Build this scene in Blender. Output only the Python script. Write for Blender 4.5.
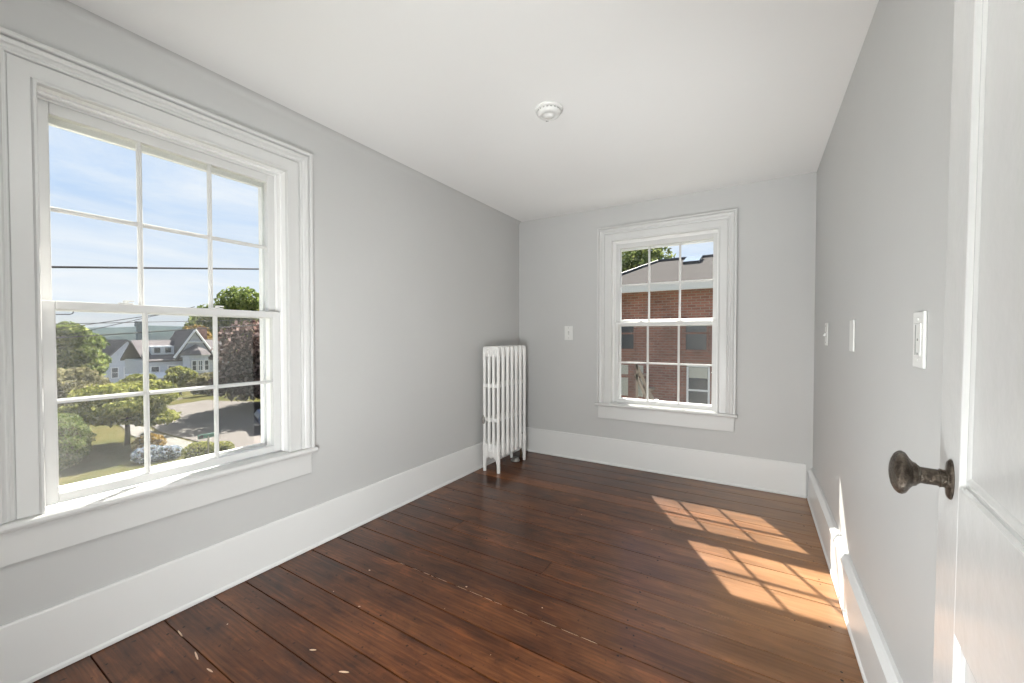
import bpy, bmesh, math, random
import numpy as np
from mathutils import Vector, Matrix

for o in list(bpy.data.objects):
    bpy.data.objects.remove(o)
SC = bpy.context.scene
COL = SC.collection
R = math.radians

# ------------------------------------------------------------------ camera
cam_d = bpy.data.cameras.new('camera')
cam_d.sensor_width = 36
cam_d.lens = 403 / 1024 * 36
cam_d.shift_y = 2.5 / 1024
cam_d.clip_start = 0.02
cam_d.clip_end = 2000
cam = bpy.data.objects.new('camera', cam_d)
COL.objects.link(cam)
cam.location = (0, 0, 1.2)
cam.rotation_euler = (R(90 - 1.05), 0, R(31.3))
SC.camera = cam

SC.view_settings.view_transform = 'Standard'
SC.view_settings.look = 'None'
SC.view_settings.gamma = 1
SC.view_settings.use_curve_mapping = False
SC.view_settings.exposure = 0.0


# ------------------------------------------------------------------ node helpers
class NT:
    def __init__(self, tree):
        self.t = tree
        self.t.nodes.clear()

    def n(self, kind, props=None, **ins):
        nd = self.t.nodes.new(kind)
        for k, v in (props or {}).items():
            setattr(nd, k, v)
        for k, v in ins.items():
            key = int(k[1:]) if k[0] == 'i' and k[1:].isdigit() else k.replace('_', ' ')
            self.put(nd.inputs[key], v)
        return nd

    def put(self, sock, v):
        if isinstance(v, bpy.types.NodeSocket):
            self.t.links.new(v, sock)
        elif isinstance(v, bpy.types.Node):
            self.t.links.new(v.outputs[0], sock)
        elif isinstance(v, (tuple, list)):
            if len(v) == 3 and len(sock.default_value) == 4:
                v = (*v, 1)
            sock.default_value = v
        else:
            sock.default_value = v

    def mix(self, fac, a, b, blend='MIX'):
        nd = self.t.nodes.new('ShaderNodeMix')
        nd.data_type = 'RGBA'
        nd.blend_type = blend
        self.put(nd.inputs[0], fac)
        self.put(nd.inputs[6], a)
        self.put(nd.inputs[7], b)
        return nd.outputs[2]

    def math(self, op, a, b=0.0, clamp=False):
        nd = self.t.nodes.new('ShaderNodeMath')
        nd.operation = op
        nd.use_clamp = clamp
        self.put(nd.inputs[0], a)
        self.put(nd.inputs[1], b)
        return nd.outputs[0]

    def ramp(self, fac, stops):
        nd = self.t.nodes.new('ShaderNodeValToRGB')
        self.put(nd.inputs[0], fac)
        e = nd.color_ramp.elements
        while len(e) < len(stops):
            e.new(0.5)
        for el, (p, c) in zip(e, stops):
            el.position = p
            el.color = (*c, 1) if len(c) == 3 else c
        return nd.outputs[0]


# ------------------------------------------------------------------ world: blue sky with thin streaked clouds
world = bpy.data.worlds.new('sky')
SC.world = world
world.use_nodes = True
nt = NT(world.node_tree)
tc = nt.n('ShaderNodeTexCoord')
sep = nt.n('ShaderNodeSeparateXYZ', i0=tc.outputs['Generated'])
grad = nt.ramp(sep.outputs[2], [(0.0, (0.80, 0.88, 0.97)), (0.12, (0.74, 0.84, 0.97)), (0.28, (0.50, 0.68, 0.95)), (0.45, (0.28, 0.50, 0.90)), (0.75, (0.14, 0.32, 0.76))])
zdiv = nt.math('ADD', sep.outputs[2], 0.18)
cx_ = nt.math('DIVIDE', sep.outputs[0], zdiv)
cy_ = nt.math('DIVIDE', sep.outputs[1], zdiv)
cmb = nt.n('ShaderNodeCombineXYZ', i0=cx_, i1=cy_, i2=0.0)
mp = nt.n('ShaderNodeMapping', i0=cmb, Scale=(1.6, 0.7, 1.0), Rotation=(0, 0, 0.5), Location=(3.1, 0.4, 0))
ns = nt.n('ShaderNodeTexNoise', i0=mp, Scale=1.3, Detail=7.0, Roughness=0.6, Distortion=0.5)
cl = nt.ramp(ns.outputs[0], [(0.36, (0, 0, 0)), (0.68, (0.85, 0.85, 0.85))])
skyc = nt.mix(cl, grad, (0.90, 0.94, 0.99))
grd = nt.ramp(sep.outputs[2], [(0.0, (0, 0, 0)), (0.01, (1, 1, 1))])
fin = nt.mix(grd, (0.18, 0.18, 0.14), skyc)
bg = nt.n('ShaderNodeBackground', i0=fin, Strength=1.05)
out = nt.n('ShaderNodeOutputWorld', i0=bg)

# ------------------------------------------------------------------ sun (45 degrees high, from beyond the far left corner)
sd = bpy.data.lights.new('sun', 'SUN')
sd.energy = 37.0
sd.angle = R(0.55)
sd.color = (1.0, 0.95, 0.87)
sun = bpy.data.objects.new('sun', sd)
COL.objects.link(sun)
sun.rotation_euler = Vector((0.512, -0.885, -1.0)).to_track_quat('-Z', 'Y').to_euler()

# ------------------------------------------------------------------ added fill spots at the doorway end, no lamps stand there

def spot(name, loc, target, power, size, radius, color=(.975, 1, 1.0)):
    d = bpy.data.lights.new(name, 'SPOT')
    d.energy = power
    d.spot_size = R(size)
    d.spot_blend = 1.0
    d.shadow_soft_size = radius
    d.color = color
    o = bpy.data.objects.new(name, d)
    COL.objects.link(o)
    o.location = loc
    o.rotation_euler = (Vector(target) - Vector(loc)).to_track_quat('-Z', 'Y').to_euler()
    return o


spot('fill_spot', (-.45, .22, .35), (-.95, 2.2, 2.4), 10, 100, .22)
spot('fill_spot.005', (-.50, .16, .40), (-1.75, 2.0, 2.4), 44, 95, .2)
spot('fill_spot.001', (-.50, .12, .55), (-2.15, .80, .75), 34, 125, .22)
spot('fill_spot.004', (-1.50, .15, .055), (.36, 3.2, 1.35), 85, 66, .045)
spot('fill_spot.002', (-.35, .18, .40), (-.75, 3.3, 2.5), 72, 48, .22)
spot('fill_spot.003', (-.40, .05, .58), (-1.05, 3.0, .35), 130, 165, .24)

# ------------------------------------------------------------------ room dimensions
XL, XR, YB, YF, ZC = -2.15, 0.36, 3.68, 0.055, 2.40
WT = 0.24                                    # wall thickness
GZ = -3.4                                    # ground level outside (room is upstairs)


def portal(name, loc, rot, sx, sy):
    d = bpy.data.lights.new(name, 'AREA')
    d.shape = 'RECTANGLE'
    d.size, d.size_y = sx, sy
    d.cycles.is_portal = True
    o = bpy.data.objects.new(name, d)
    COL.objects.link(o)
    o.location = loc
    o.rotation_euler = rot


portal('sky_portal', (XL - WT - 0.03, 0.7775, 1.33), (0, R(-90), 0), 1.5, 0.88)
portal('sky_portal.001', (-0.7125, YB + WT + 0.03, 1.33), (R(-90), 0, 0), 0.88, 1.5)


# ------------------------------------------------------------------ materials
def principled(name, color, rough=0.5, metal=0.0, spec=0.5, bump=None, coat=0.0):
    m = bpy.data.materials.new(name)
    m.use_nodes = True
    t = NT(m.node_tree)
    b = t.n('ShaderNodeBsdfPrincipled', Base_Color=color, Roughness=rough, Metallic=metal)
    b.inputs['Specular IOR Level'].default_value = spec
    b.inputs['Coat Weight'].default_value = coat
    o = t.n('ShaderNodeOutputMaterial', i0=b)
    if bump:
        sc, st = bump
        g = t.n('ShaderNodeTexCoord')
        nz = t.n('ShaderNodeTexNoise', i0=g.outputs['Object'], Scale=sc, Detail=4.0)
        bp = t.n('ShaderNodeBump', Strength=st, Distance=0.01, Height=nz.outputs[0])
        t.put(b.inputs['Normal'], bp)
    return m


def painted(name, c0, c1, scale, rough, bsc, bst, spec=0.5):
    """paint with very slight mottling and brush / roller relief"""
    m = bpy.data.materials.new(name)
    m.use_nodes = True
    t = NT(m.node_tree)
    g = t.n('ShaderNodeTexCoord')
    nz = t.n('ShaderNodeTexNoise', i0=g.outputs['Object'], Scale=scale, Detail=5.0)
    col = t.mix(nz.outputs[0], c0, c1)
    n2 = t.n('ShaderNodeTexNoise', i0=g.outputs['Object'], Scale=bsc, Detail=3.0)
    bp = t.n('ShaderNodeBump', Strength=bst, Distance=0.006, Height=n2.outputs[0])
    b = t.n('ShaderNodeBsdfPrincipled', Base_Color=col, Roughness=rough, Normal=bp)
    b.inputs['Specular IOR Level'].default_value = spec
    t.n('ShaderNodeOutputMaterial', i0=b)
    return m


M = {}
M['wall'] = painted('grey_wall_paint', (0.52, 0.52, 0.512), (0.56, 0.56, 0.552), 1.6, 0.55, 14, 0.10, 0.35)
M['ceiling'] = painted('ceiling_paint', (0.83, 0.83, 0.82), (0.87, 0.87, 0.86), 1.1, 0.75, 9, 0.18, 0.2)
M['trim'] = painted('white_gloss_trim_paint', (0.72, 0.72, 0.71), (0.76, 0.76, 0.75), 3.0, 0.32, 22, 0.10, 0.5)
M['casing'] = painted('white_casing_paint', (0.62, 0.62, 0.61), (0.66, 0.66, 0.65), 3.0, 0.34, 22, 0.10, 0.45)
M['jamb'] = painted('jamb_paint_lit_tone', (0.82, 0.82, 0.81), (0.86, 0.86, 0.85), 3.0, 0.35, 22, 0.08, 0.5)  # whiter than the casing: daylight on jambs and stops put into the colour
M['door'] = painted('white_gloss_door_paint', (0.63, 0.63, 0.62), (0.67, 0.67, 0.66), 2.0, 0.24, 26, 0.16, 0.5)
M['radiator'] = painted('white_radiator_enamel', (0.80, 0.79, 0.77), (0.86, 0.85, 0.83), 8.0, 0.32, 60, 0.25)
M['plate'] = principled('white_plastic', (0.74, 0.74, 0.72), 0.35)
M['slot'] = principled('grey_plastic', (0.30, 0.30, 0.29), 0.5)
M['dark'] = principled('dark_gap', (0.02, 0.015, 0.012), 0.9)
M['nail'] = principled('black_nail_hole', (0.012, 0.008, 0.006), 0.8)
M['chip'] = principled('bare_wood_fleck', (0.62, 0.44, 0.30), 0.6)
M['storm'] = principled('white_aluminium', (0.70, 0.71, 0.71), 0.4)
M['metal'] = principled('dull_steel', (0.35, 0.34, 0.32), 0.4, 0.9)
M['brassy'] = principled('tarnished_valve_brass', (0.22, 0.17, 0.11), 0.45, 0.7)
M['globe'] = None


def glass_mat():
    m = bpy.data.materials.new('window_glass')
    m.use_nodes = True
    t = NT(m.node_tree)
    tr = t.n('ShaderNodeBsdfTransparent', Color=(0.98, 0.985, 0.98))
    gl = t.n('ShaderNodeBsdfGlossy', Color=(1, 1, 1), Roughness=0.02)
    fr = t.n('ShaderNodeFresnel', IOR=1.35)
    fm = t.math('MULTIPLY', fr.outputs[0], 0.6)
    mx = t.n('ShaderNodeMixShader', i0=fm, i1=tr, i2=gl)
    t.n('ShaderNodeOutputMaterial', i0=mx)
    return m


def screen_mat(c):
    m = bpy.data.materials.new('insect_screen_mesh')
    m.use_nodes = True
    t = NT(m.node_tree)
    tr = t.n('ShaderNodeBsdfTransparent', Color=(1, 1, 1))
    df = t.n('ShaderNodeBsdfDiffuse', Color=(c, c, c * .97))
    mx = t.n('ShaderNodeMixShader', i0=0.14, i1=tr, i2=df)
    t.n('ShaderNodeOutputMaterial', i0=mx)
    return m


M['glass'] = glass_mat()
M['screen'] = screen_mat(.10)
M['screen_light'] = screen_mat(.27)


def floor_mat():
    m = bpy.data.materials.new('old_varnished_pine_boards')
    m.use_nodes = True
    t = NT(m.node_tree)
    g = t.n('ShaderNodeTexCoord')
    at = t.n('ShaderNodeAttribute', {'attribute_name': 'plank'})
    asep = t.n('ShaderNodeSeparateColor', i0=at.outputs['Color'])
    offs = t.math('MULTIPLY', asep.outputs[0], 37.0)
    off = t.n('ShaderNodeCombineXYZ', i0=offs, i1=offs, i2=0.0)
    pos = t.n('ShaderNodeVectorMath', {'operation': 'ADD'}, i0=g.outputs['Object'], i1=off)
    # grain: bands stretched along the board (x)
    mp1 = t.n('ShaderNodeMapping', i0=pos, Scale=(1.2, 15.0, 1.0))
    gr = t.n('ShaderNodeTexNoise', i0=mp1, Scale=1.7, Detail=5.0, Roughness=0.55, Distortion=1.2)
    mp2 = t.n('ShaderNodeMapping', i0=pos, Scale=(4.0, 120.0, 1.0))
    fine = t.n('ShaderNodeTexNoise', i0=mp2, Scale=1.5, Detail=4.0, Roughness=0.6)
    mp3 = t.n('ShaderNodeMapping', i0=pos, Scale=(1.3, 3.4, 1.0))
    big = t.n('ShaderNodeTexNoise', i0=mp3, Scale=1.9, Detail=2.5, Roughness=0.5)
    wv = t.n('ShaderNodeTexWave', {'wave_type': 'BANDS', 'bands_direction': 'Y'}, i0=t.n('ShaderNodeMapping', i0=pos, Scale=(0.35, 5.5, 1)),
             Scale=3.0, Distortion=5.0, Detail=3.0, Detail_Scale=0.7)
    base = t.ramp(gr.outputs[0], [(0.28, (0.050, 0.0130, 0.0035)), (0.50, (0.125, 0.039, 0.0110)), (0.72, (0.270, 0.095, 0.029))])
    worn = t.ramp(big.outputs[0], [(0.30, (0.040, 0.0125, 0.0045)), (0.50, (0.115, 0.038, 0.0125)), (0.72, (0.260, 0.100, 0.035))])
    c = t.mix(0.5, base, worn)
    fl = t.ramp(fine.outputs[0], [(0.30, (0.55, 0.52, 0.50)), (0.62, (1.15, 1.15, 1.15))])
    c = t.mix(0.6, c, fl, 'MULTIPLY')
    wl = t.ramp(wv.outputs[0], [(0.0, (0.70, 0.66, 0.62)), (0.5, (1.05, 1.05, 1.05)), (1.0, (1.2, 1.2, 1.2))])
    c = t.mix(0.45, c, wl, 'MULTIPLY')
    # uneven stain: darker clouds and paler rubbed places
    mp4 = t.n('ShaderNodeMapping', i0=pos, Scale=(3.0, 7.0, 1.0))
    mot = t.n('ShaderNodeTexNoise', i0=mp4, Scale=1.6, Detail=6.0, Roughness=0.65, Distortion=0.6)
    c = t.mix(1.0, c, t.ramp(mot.outputs[0], [(0.30, (0.38, 0.34, 0.32)), (0.47, (0.92, 0.90, 0.88)), (0.56, (1.0, 1.0, 1.0)), (0.70, (1.65, 1.60, 1.5))]), 'MULTIPLY')
    # board to board tone, and a few redder, less worn boards
    tone = t.ramp(asep.outputs[1], [(0.0, (0.62, 0.60, 0.60)), (0.5, (1.0, 1.0, 1.0)), (1.0, (1.7, 1.75, 1.8))])
    c = t.mix(1.0, c, tone, 'MULTIPLY')
    c = t.mix(asep.outputs[2], c, t.mix(gr.outputs[0], (0.26, 0.085, 0.030), (0.46, 0.19, 0.08)))
    # scattered dark specks
    vo = t.n('ShaderNodeTexNoise', i0=g.outputs['Object'], Scale=42.0, Detail=2.0)
    sp = t.ramp(vo.outputs[0], [(0.27, (0.25, 0.22, 0.2)), (0.34, (1, 1, 1))])
    c = t.mix(1.0, c, sp, 'MULTIPLY')
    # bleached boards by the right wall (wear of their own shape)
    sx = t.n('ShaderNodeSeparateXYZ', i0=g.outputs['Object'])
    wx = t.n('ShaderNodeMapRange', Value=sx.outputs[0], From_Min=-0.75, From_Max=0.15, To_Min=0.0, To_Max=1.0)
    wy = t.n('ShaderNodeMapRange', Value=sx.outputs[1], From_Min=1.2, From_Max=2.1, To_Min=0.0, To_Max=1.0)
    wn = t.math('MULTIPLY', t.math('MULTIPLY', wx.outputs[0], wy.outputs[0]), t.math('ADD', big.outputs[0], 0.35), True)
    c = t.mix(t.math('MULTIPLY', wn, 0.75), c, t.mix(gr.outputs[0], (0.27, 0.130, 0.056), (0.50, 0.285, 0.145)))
    rg = t.ramp(big.outputs[0], [(0.3, (0.30, 0.30, 0.30)), (0.7, (0.38, 0.38, 0.38))])
    bmp = t.n('ShaderNodeBump', Strength=0.16, Distance=0.004, Height=t.math('ADD', t.math('MULTIPLY', fine.outputs[0], 0.35), gr.outputs[0]))
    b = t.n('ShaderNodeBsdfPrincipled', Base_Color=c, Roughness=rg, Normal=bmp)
    b.inputs['Specular IOR Level'].default_value = 0.22
    b.inputs['Coat Weight'].default_value = 0.38
    b.inputs['Coat Roughness'].default_value = 0.13
    t.n('ShaderNodeOutputMaterial', i0=b)
    return m


M['floor'] = floor_mat()


def noisy(name, stops, scale, rough=0.8, stretch=(1, 1, 1), bump=0.0, detail=5.0):
    m = bpy.data.materials.new(name)
    m.use_nodes = True
    t = NT(m.node_tree)
    g = t.n('ShaderNodeTexCoord')
    mp = t.n('ShaderNodeMapping', i0=g.outputs['Object'], Scale=stretch)
    nz = t.n('ShaderNodeTexNoise', i0=mp, Scale=scale, Detail=detail, Roughness=0.65)
    c = t.ramp(nz.outputs[0], stops)
    b = t.n('ShaderNodeBsdfPrincipled', Base_Color=c, Roughness=rough)
    b.inputs['Specular IOR Level'].default_value = 0.0
    if bump:
        bp = t.n('ShaderNodeBump', Strength=bump, Distance=0.02, Height=nz.outputs[0])
        t.put(b.inputs['Normal'], bp)
    t.n('ShaderNodeOutputMaterial', i0=b)
    return m


M['knob'] = noisy('aged_bronze', [(0.35, (0.03, 0.022, 0.016)), (0.5, (0.095, 0.076, 0.058)), (0.7, (0.21, 0.19, 0.165))], 55, 0.34, bump=0.5)
M['knob'].node_tree.nodes['Principled BSDF'].inputs['Specular IOR Level'].default_value = 0.5
M['knob'].node_tree.nodes['Principled BSDF'].inputs['Metallic'].default_value = 0.75
M['grass'] = noisy('lawn_grass', [(0.3, (0.035, 0.040, 0.014)), (0.5, (0.058, 0.056, 0.022)), (0.75, (0.10, 0.078, 0.036))], 1.1, 0.95)
M['asphalt'] = noisy('pale_asphalt', [(0.3, (0.10, 0.092, 0.086)), (0.7, (0.125, 0.115, 0.108))], 1.5, 0.95)
M['kerb'] = noisy('concrete_pavement', [(0.3, (0.13, 0.125, 0.115)), (0.7, (0.16, 0.155, 0.145))], 3, 0.95)
M['bark'] = noisy('tree_bark', [(0.3, (0.03, 0.022, 0.016)), (0.7, (0.09, 0.07, 0.055))], 9, 0.95, (1, 1, 0.2))
M['clap'] = noisy('pale_clapboard', [(0.3, (0.50, 0.54, 0.62)), (0.7, (0.60, 0.64, 0.71))], 2.0, 0.8, (0.2, 0.2, 6))
M['housetrim'] = principled('white_house_trim', (0.80, 0.81, 0.83), 0.7)
M['shingle'] = noisy('grey_roof_shingles', [(0.3, (0.11, 0.10, 0.105)), (0.7, (0.18, 0.165, 0.165))], 3.0, 0.9, (1, 1, 3))
M['slate'] = noisy('weathered_slate', [(0.3, (0.052, 0.050, 0.049)), (0.7, (0.080, 0.075, 0.073))], 9.0, 0.85, (1, 2.5, 2.5))
M['houseglass'] = principled('dark_house_glass', (0.05, 0.06, 0.075), 0.25)
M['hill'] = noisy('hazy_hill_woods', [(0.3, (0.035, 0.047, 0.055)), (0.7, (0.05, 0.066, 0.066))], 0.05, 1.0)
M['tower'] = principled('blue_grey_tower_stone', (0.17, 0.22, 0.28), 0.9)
M['wire'] = principled('black_cable', (0.03, 0.03, 0.035), 0.7)
M['sign'] = principled('green_street_sign', (0.07, 0.20, 0.15), 0.5)
M['carpaint'] = principled('dark_blue_car_paint', (0.03, 0.05, 0.10), 0.25, 0.3)
M['tyre'] = principled('black_rubber', (0.02, 0.02, 0.02), 0.8)
M['skyl'] = principled('skylight_glass', (0.13, 0.16, 0.20), 0.6, 0.0, 0.0)
M['gutter'] = principled('white_painted_fascia', (0.62, 0.62, 0.62), 0.6)
M['blind'] = principled('pale_window_blind', (0.52, 0.52, 0.47), 0.8)
M['woodrail'] = principled('weathered_timber_rail', (0.42, 0.33, 0.26), 0.8)


def brick_mat():
    m = bpy.data.materials.new('old_red_brick')
    m.use_nodes = True
    t = NT(m.node_tree)
    g = t.n('ShaderNodeTexCoord')
    s = t.n('ShaderNodeSeparateXYZ', i0=g.outputs['Object'])
    v = t.n('ShaderNodeCombineXYZ', i0=t.math('ADD', s.outputs[0], s.outputs[1]), i1=s.outputs[2], i2=0.0)
    br = t.n('ShaderNodeTexBrick', i0=v, Color1=(0.34, 0.155, 0.12), Color2=(0.23, 0.105, 0.085), Mortar=(0.30, 0.25, 0.22), Scale=1.0,
             Mortar_Size=0.010, Brick_Width=0.22, Row_Height=0.075)
    nz = t.n('ShaderNodeTexNoise', i0=g.outputs['Object'], Scale=1.2, Detail=6.0)
    c = t.mix(1.0, br.outputs[0], t.ramp(nz.outputs[0], [(0.3, (0.65, 0.65, 0.65)), (0.7, (1.25, 1.2, 1.2))]), 'MULTIPLY')
    b = t.n('ShaderNodeBsdfPrincipled', Base_Color=c, Roughness=0.9)
    t.n('ShaderNodeOutputMaterial', i0=b)
    return m


M['brick'] = brick_mat()


def leaf_mat(name, dark, mid, light):
    m = bpy.data.materials.new(name)
    m.use_nodes = True
    t = NT(m.node_tree)
    at = t.n('ShaderNodeAttribute', {'attribute_name': 'leaf'})
    c = t.ramp(at.outputs['Fac'], [(0.0, dark), (0.5, mid), (1.0, light)])
    d = t.n('ShaderNodeBsdfDiffuse', Color=c)
    tl = t.n('ShaderNodeBsdfTranslucent', Color=c)
    mx = t.n('ShaderNodeMixShader', i0=0.35, i1=d, i2=tl)
    t.n('ShaderNodeOutputMaterial', i0=mx)
    return m


M['leaf_green'] = leaf_mat('mid_green_leaves', (0.054, 0.082, 0.022), (0.141, 0.184, 0.054), (0.294, 0.326, 0.109))
M['leaf_yellow'] = leaf_mat('yellow_green_leaves', (0.071, 0.087, 0.021), (0.194, 0.205, 0.051), (0.338, 0.338, 0.102))
M['leaf_dull'] = leaf_mat('dull_olive_leaves', (0.085, 0.079, 0.043), (0.182, 0.170, 0.085), (0.292, 0.267, 0.146))
M['leaf_copper'] = leaf_mat('copper_beech_leaves', (0.032, 0.023, 0.022), (0.090, 0.054, 0.047), (0.306, 0.234, 0.216))
M['leaf_hedge'] = leaf_mat('clipped_hedge_leaves', (0.050, 0.081, 0.025), (0.125, 0.162, 0.056), (0.237, 0.262, 0.100))
M['leaf_blue'] = leaf_mat('pale_blue_flowers', (0.083, 0.116, 0.066), (0.233, 0.275, 0.382), (0.432, 0.480, 0.480))
M['leaf_orange'] = leaf_mat('golden_leaves', (0.108, 0.071, 0.016), (0.225, 0.141, 0.034), (0.333, 0.233, 0.066))


# ------------------------------------------------------------------ mesh helpers
def tag(o, label=None, cat=None, group=None, kind=None):
    if label:
        o['label'] = label
    if cat:
        o['category'] = cat
    if group:
        o['group'] = group
    if kind:
        o['kind'] = kind
    return o


def empty(name, loc=(0, 0, 0), parent=None):
    o = bpy.data.objects.new(name, None)
    o.empty_display_size = 0.1
    COL.objects.link(o)
    o.location = loc
    if parent:
        o.parent = parent
    return o


def build(name, bm, mat, parent=None, smooth=False, bevel=0, seg=2, loc=None):
    bmesh.ops.recalc_face_normals(bm, faces=bm.faces)
    me = bpy.data.meshes.new(name)
    bm.to_mesh(me)
    bm.free()
    mats = mat if isinstance(mat, (list, tuple)) else [mat]
    for mm in mats:
        me.materials.append(mm)
    o = bpy.data.objects.new(name, me)
    COL.objects.link(o)
    if parent:
        o.parent = parent
    if loc:
        o.location = loc
    if smooth:
        for p in me.polygons:
            p.use_smooth = True
    if bevel:
        b = o.modifiers.new('bevel', 'BEVEL')
        b.width = bevel
        b.segments = seg
        b.limit_method = 'ANGLE'
        b.angle_limit = R(40)
    return o


ident = lambda p: p


def box(bm, x0, x1, y0, y1, z0, z1, f=ident, mi=0):
    vs = [bm.verts.new(f((x, y, z))) for x in (x0, x1) for y in (y0, y1) for z in (z0, z1)]
    fs = []
    for q in ((0, 1, 3, 2), (4, 6, 7, 5), (0, 4, 5, 1), (2, 3, 7, 6), (0, 2, 6, 4), (1, 5, 7, 3)):
        fc = bm.faces.new([vs[i] for i in q])
        fc.material_index = mi
        fs.append(fc)
    return vs, fs


def prism(bm, pts, axis, a0, a1, f=ident, mi=0):
    """pts: 2D outline in the two axes other than axis"""
    def mk(p, a):
        l = [p[0], p[1]]
        l.insert(axis, a)
        return f(tuple(l))
    A = [bm.verts.new(mk(p, a0)) for p in pts]
    B = [bm.verts.new(mk(p, a1)) for p in pts]
    n = len(pts)
    for i in range(n):
        bm.faces.new((A[i], A[(i + 1) % n], B[(i + 1) % n], B[i])).material_index = mi
    bm.faces.new(A).material_index = mi
    bm.faces.new(B[::-1]).material_index = mi


def loft(bm, rings, closed=True, caps=True, mi=0):
    vr = [[bm.verts.new(p) for p in r] for r in rings]
    n = len(vr[0])
    for a, b in zip(vr[:-1], vr[1:]):
        for i in range(n if closed else n - 1):
            bm.faces.new((a[i], a[(i + 1) % n], b[(i + 1) % n], b[i])).material_index = mi
    if caps and closed:
        bm.faces.new(vr[0]).material_index = mi
        bm.faces.new(vr[-1][::-1]).material_index = mi


def lathe(bm, prof, origin, axis, seg=24, sx=1.0, sy=1.0, mi=0):
    """prof: (radius, distance along axis)"""
    ax = Vector(axis).normalized()
    up = Vector((0, 0, 1)) if abs(ax.z) < 0.9 else Vector((0, 1, 0))
    e1 = ax.cross(up).normalized()
    e2 = ax.cross(e1).normalized()
    o = Vector(origin)
    rings = []
    for r, h in prof:
        rings.append([o + ax * h + e1 * (r * sx * math.cos(2 * math.pi * k / seg)) + e2 * (r * sy * math.sin(2 * math.pi * k / seg)) for k in range(seg)])
    loft(bm, rings, mi=mi)


def tube(bm, pts, r, seg=8, mi=0):
    pts = [Vector(p) for p in pts]
    rings = []
    for i, p in enumerate(pts):
        d = (pts[min(i + 1, len(pts) - 1)] - pts[max(i - 1, 0)]).normalized()
        up = Vector((0, 0, 1)) if abs(d.z) < 0.95 else Vector((1, 0, 0))
        a = d.cross(up).normalized()
        b = d.cross(a).normalized()
        rr = r[i] if isinstance(r, (list, tuple)) else r
        rings.append([p + a * rr * math.cos(2 * math.pi * k / seg) + b * rr * math.sin(2 * math.pi * k / seg) for k in range(seg)])
    loft(bm, rings, mi=mi)


def sweep(bm, prof, path, close_path=False):
    """prof: list of (d outward, n proud). path: fn(d, n) list giving corner points for each station."""
    rings = [[station(d, n) for d, n in prof] for station in path]
    vr = [[bm.verts.new(p) for p in r] for r in rings]
    n = len(prof)
    m = len(vr)
    for j in range(m if close_path else m - 1):
        a, b = vr[j], vr[(j + 1) % m]
        for i in range(n):
            bm.faces.new((a[i], a[(i + 1) % n], b[(i + 1) % n], b[i]))
    if not close_path:
        bm.faces.new(vr[0])
        bm.faces.new(vr[-1][::-1])


# ------------------------------------------------------------------ room shell
def struct(o, label=None):
    tag(o, label, None, None, 'structure')
    return o


U0, U1, W0, W1 = 0.350, 1.215, 0.58, 2.075        # left window opening (y and z)
V0, V1 = -1.150, -0.275                            # back window opening (x)
J = 0.02                                           # jamb liner thickness

bm = bmesh.new()   # left wall
a, b = XL - WT, XL
box(bm, a, b, -0.10, U0 - J, GZ, ZC + .2)
box(bm, a, b, U1 + J, YB + WT, GZ, ZC + .2)
box(bm, a, b, U0 - J, U1 + J, GZ, W0 - .04)
box(bm, a, b, U0 - J, U1 + J, W1 + J, ZC + .2)
struct(build('wall_left', bm, M['wall']), 'light grey painted wall with the large near window')
bm = bmesh.new()   # back wall
a, b = YB, YB + WT
box(bm, XL, V0 - J, a, b, GZ, ZC + .2)
box(bm, V1 + J, XR + WT, a, b, GZ, ZC + .2)
box(bm, V0 - J, V1 + J, a, b, GZ, W0 - .04)
box(bm, V0 - J, V1 + J, a, b, W1 + J, ZC + .2)
struct(build('wall_back', bm, M['wall']), 'light grey painted far wall with the smaller window')
bm = bmesh.new()
box(bm, XR, XR + WT, -0.10, YB, -0.1, ZC + .2)
struct(build('wall_right', bm, M['wall']), 'light grey painted right wall behind the open door')
DX0, DX1, DZ = -0.70, 0.182, 2.06
bm = bmesh.new()   # wall the camera looks through (doorway)
box(bm, XL, DX0, -0.10, YF, 0, ZC + .2)
box(bm, DX1, XR, -0.10, YF, 0, ZC + .2)
box(bm, DX0, DX1, -0.10, YF, DZ, ZC + .2)
struct(build('wall_front', bm, M['wall']), 'light grey painted wall around the doorway')
bm = bmesh.new()
box(bm, XL - WT, XR + WT, -2.4, YB + WT, ZC, ZC + .12)
struct(build('ceiling', bm, M['ceiling']), 'flat white ceiling')
# hall behind the doorway
bm = bmesh.new()
box(bm, -1.6, -1.5, -2.3, -0.10, 0, ZC)
box(bm, 0.9, 1.0, -2.3, -0.10, 0, ZC)
box(bm, -1.6, 1.0, -2.4, -2.3, 0, ZC)
box(bm, XR + WT, 1.0, -0.10, -0.02, 0, ZC)
struct(build('wall_hall', bm, M['ceiling']), 'pale hall walls behind the doorway')

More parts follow.
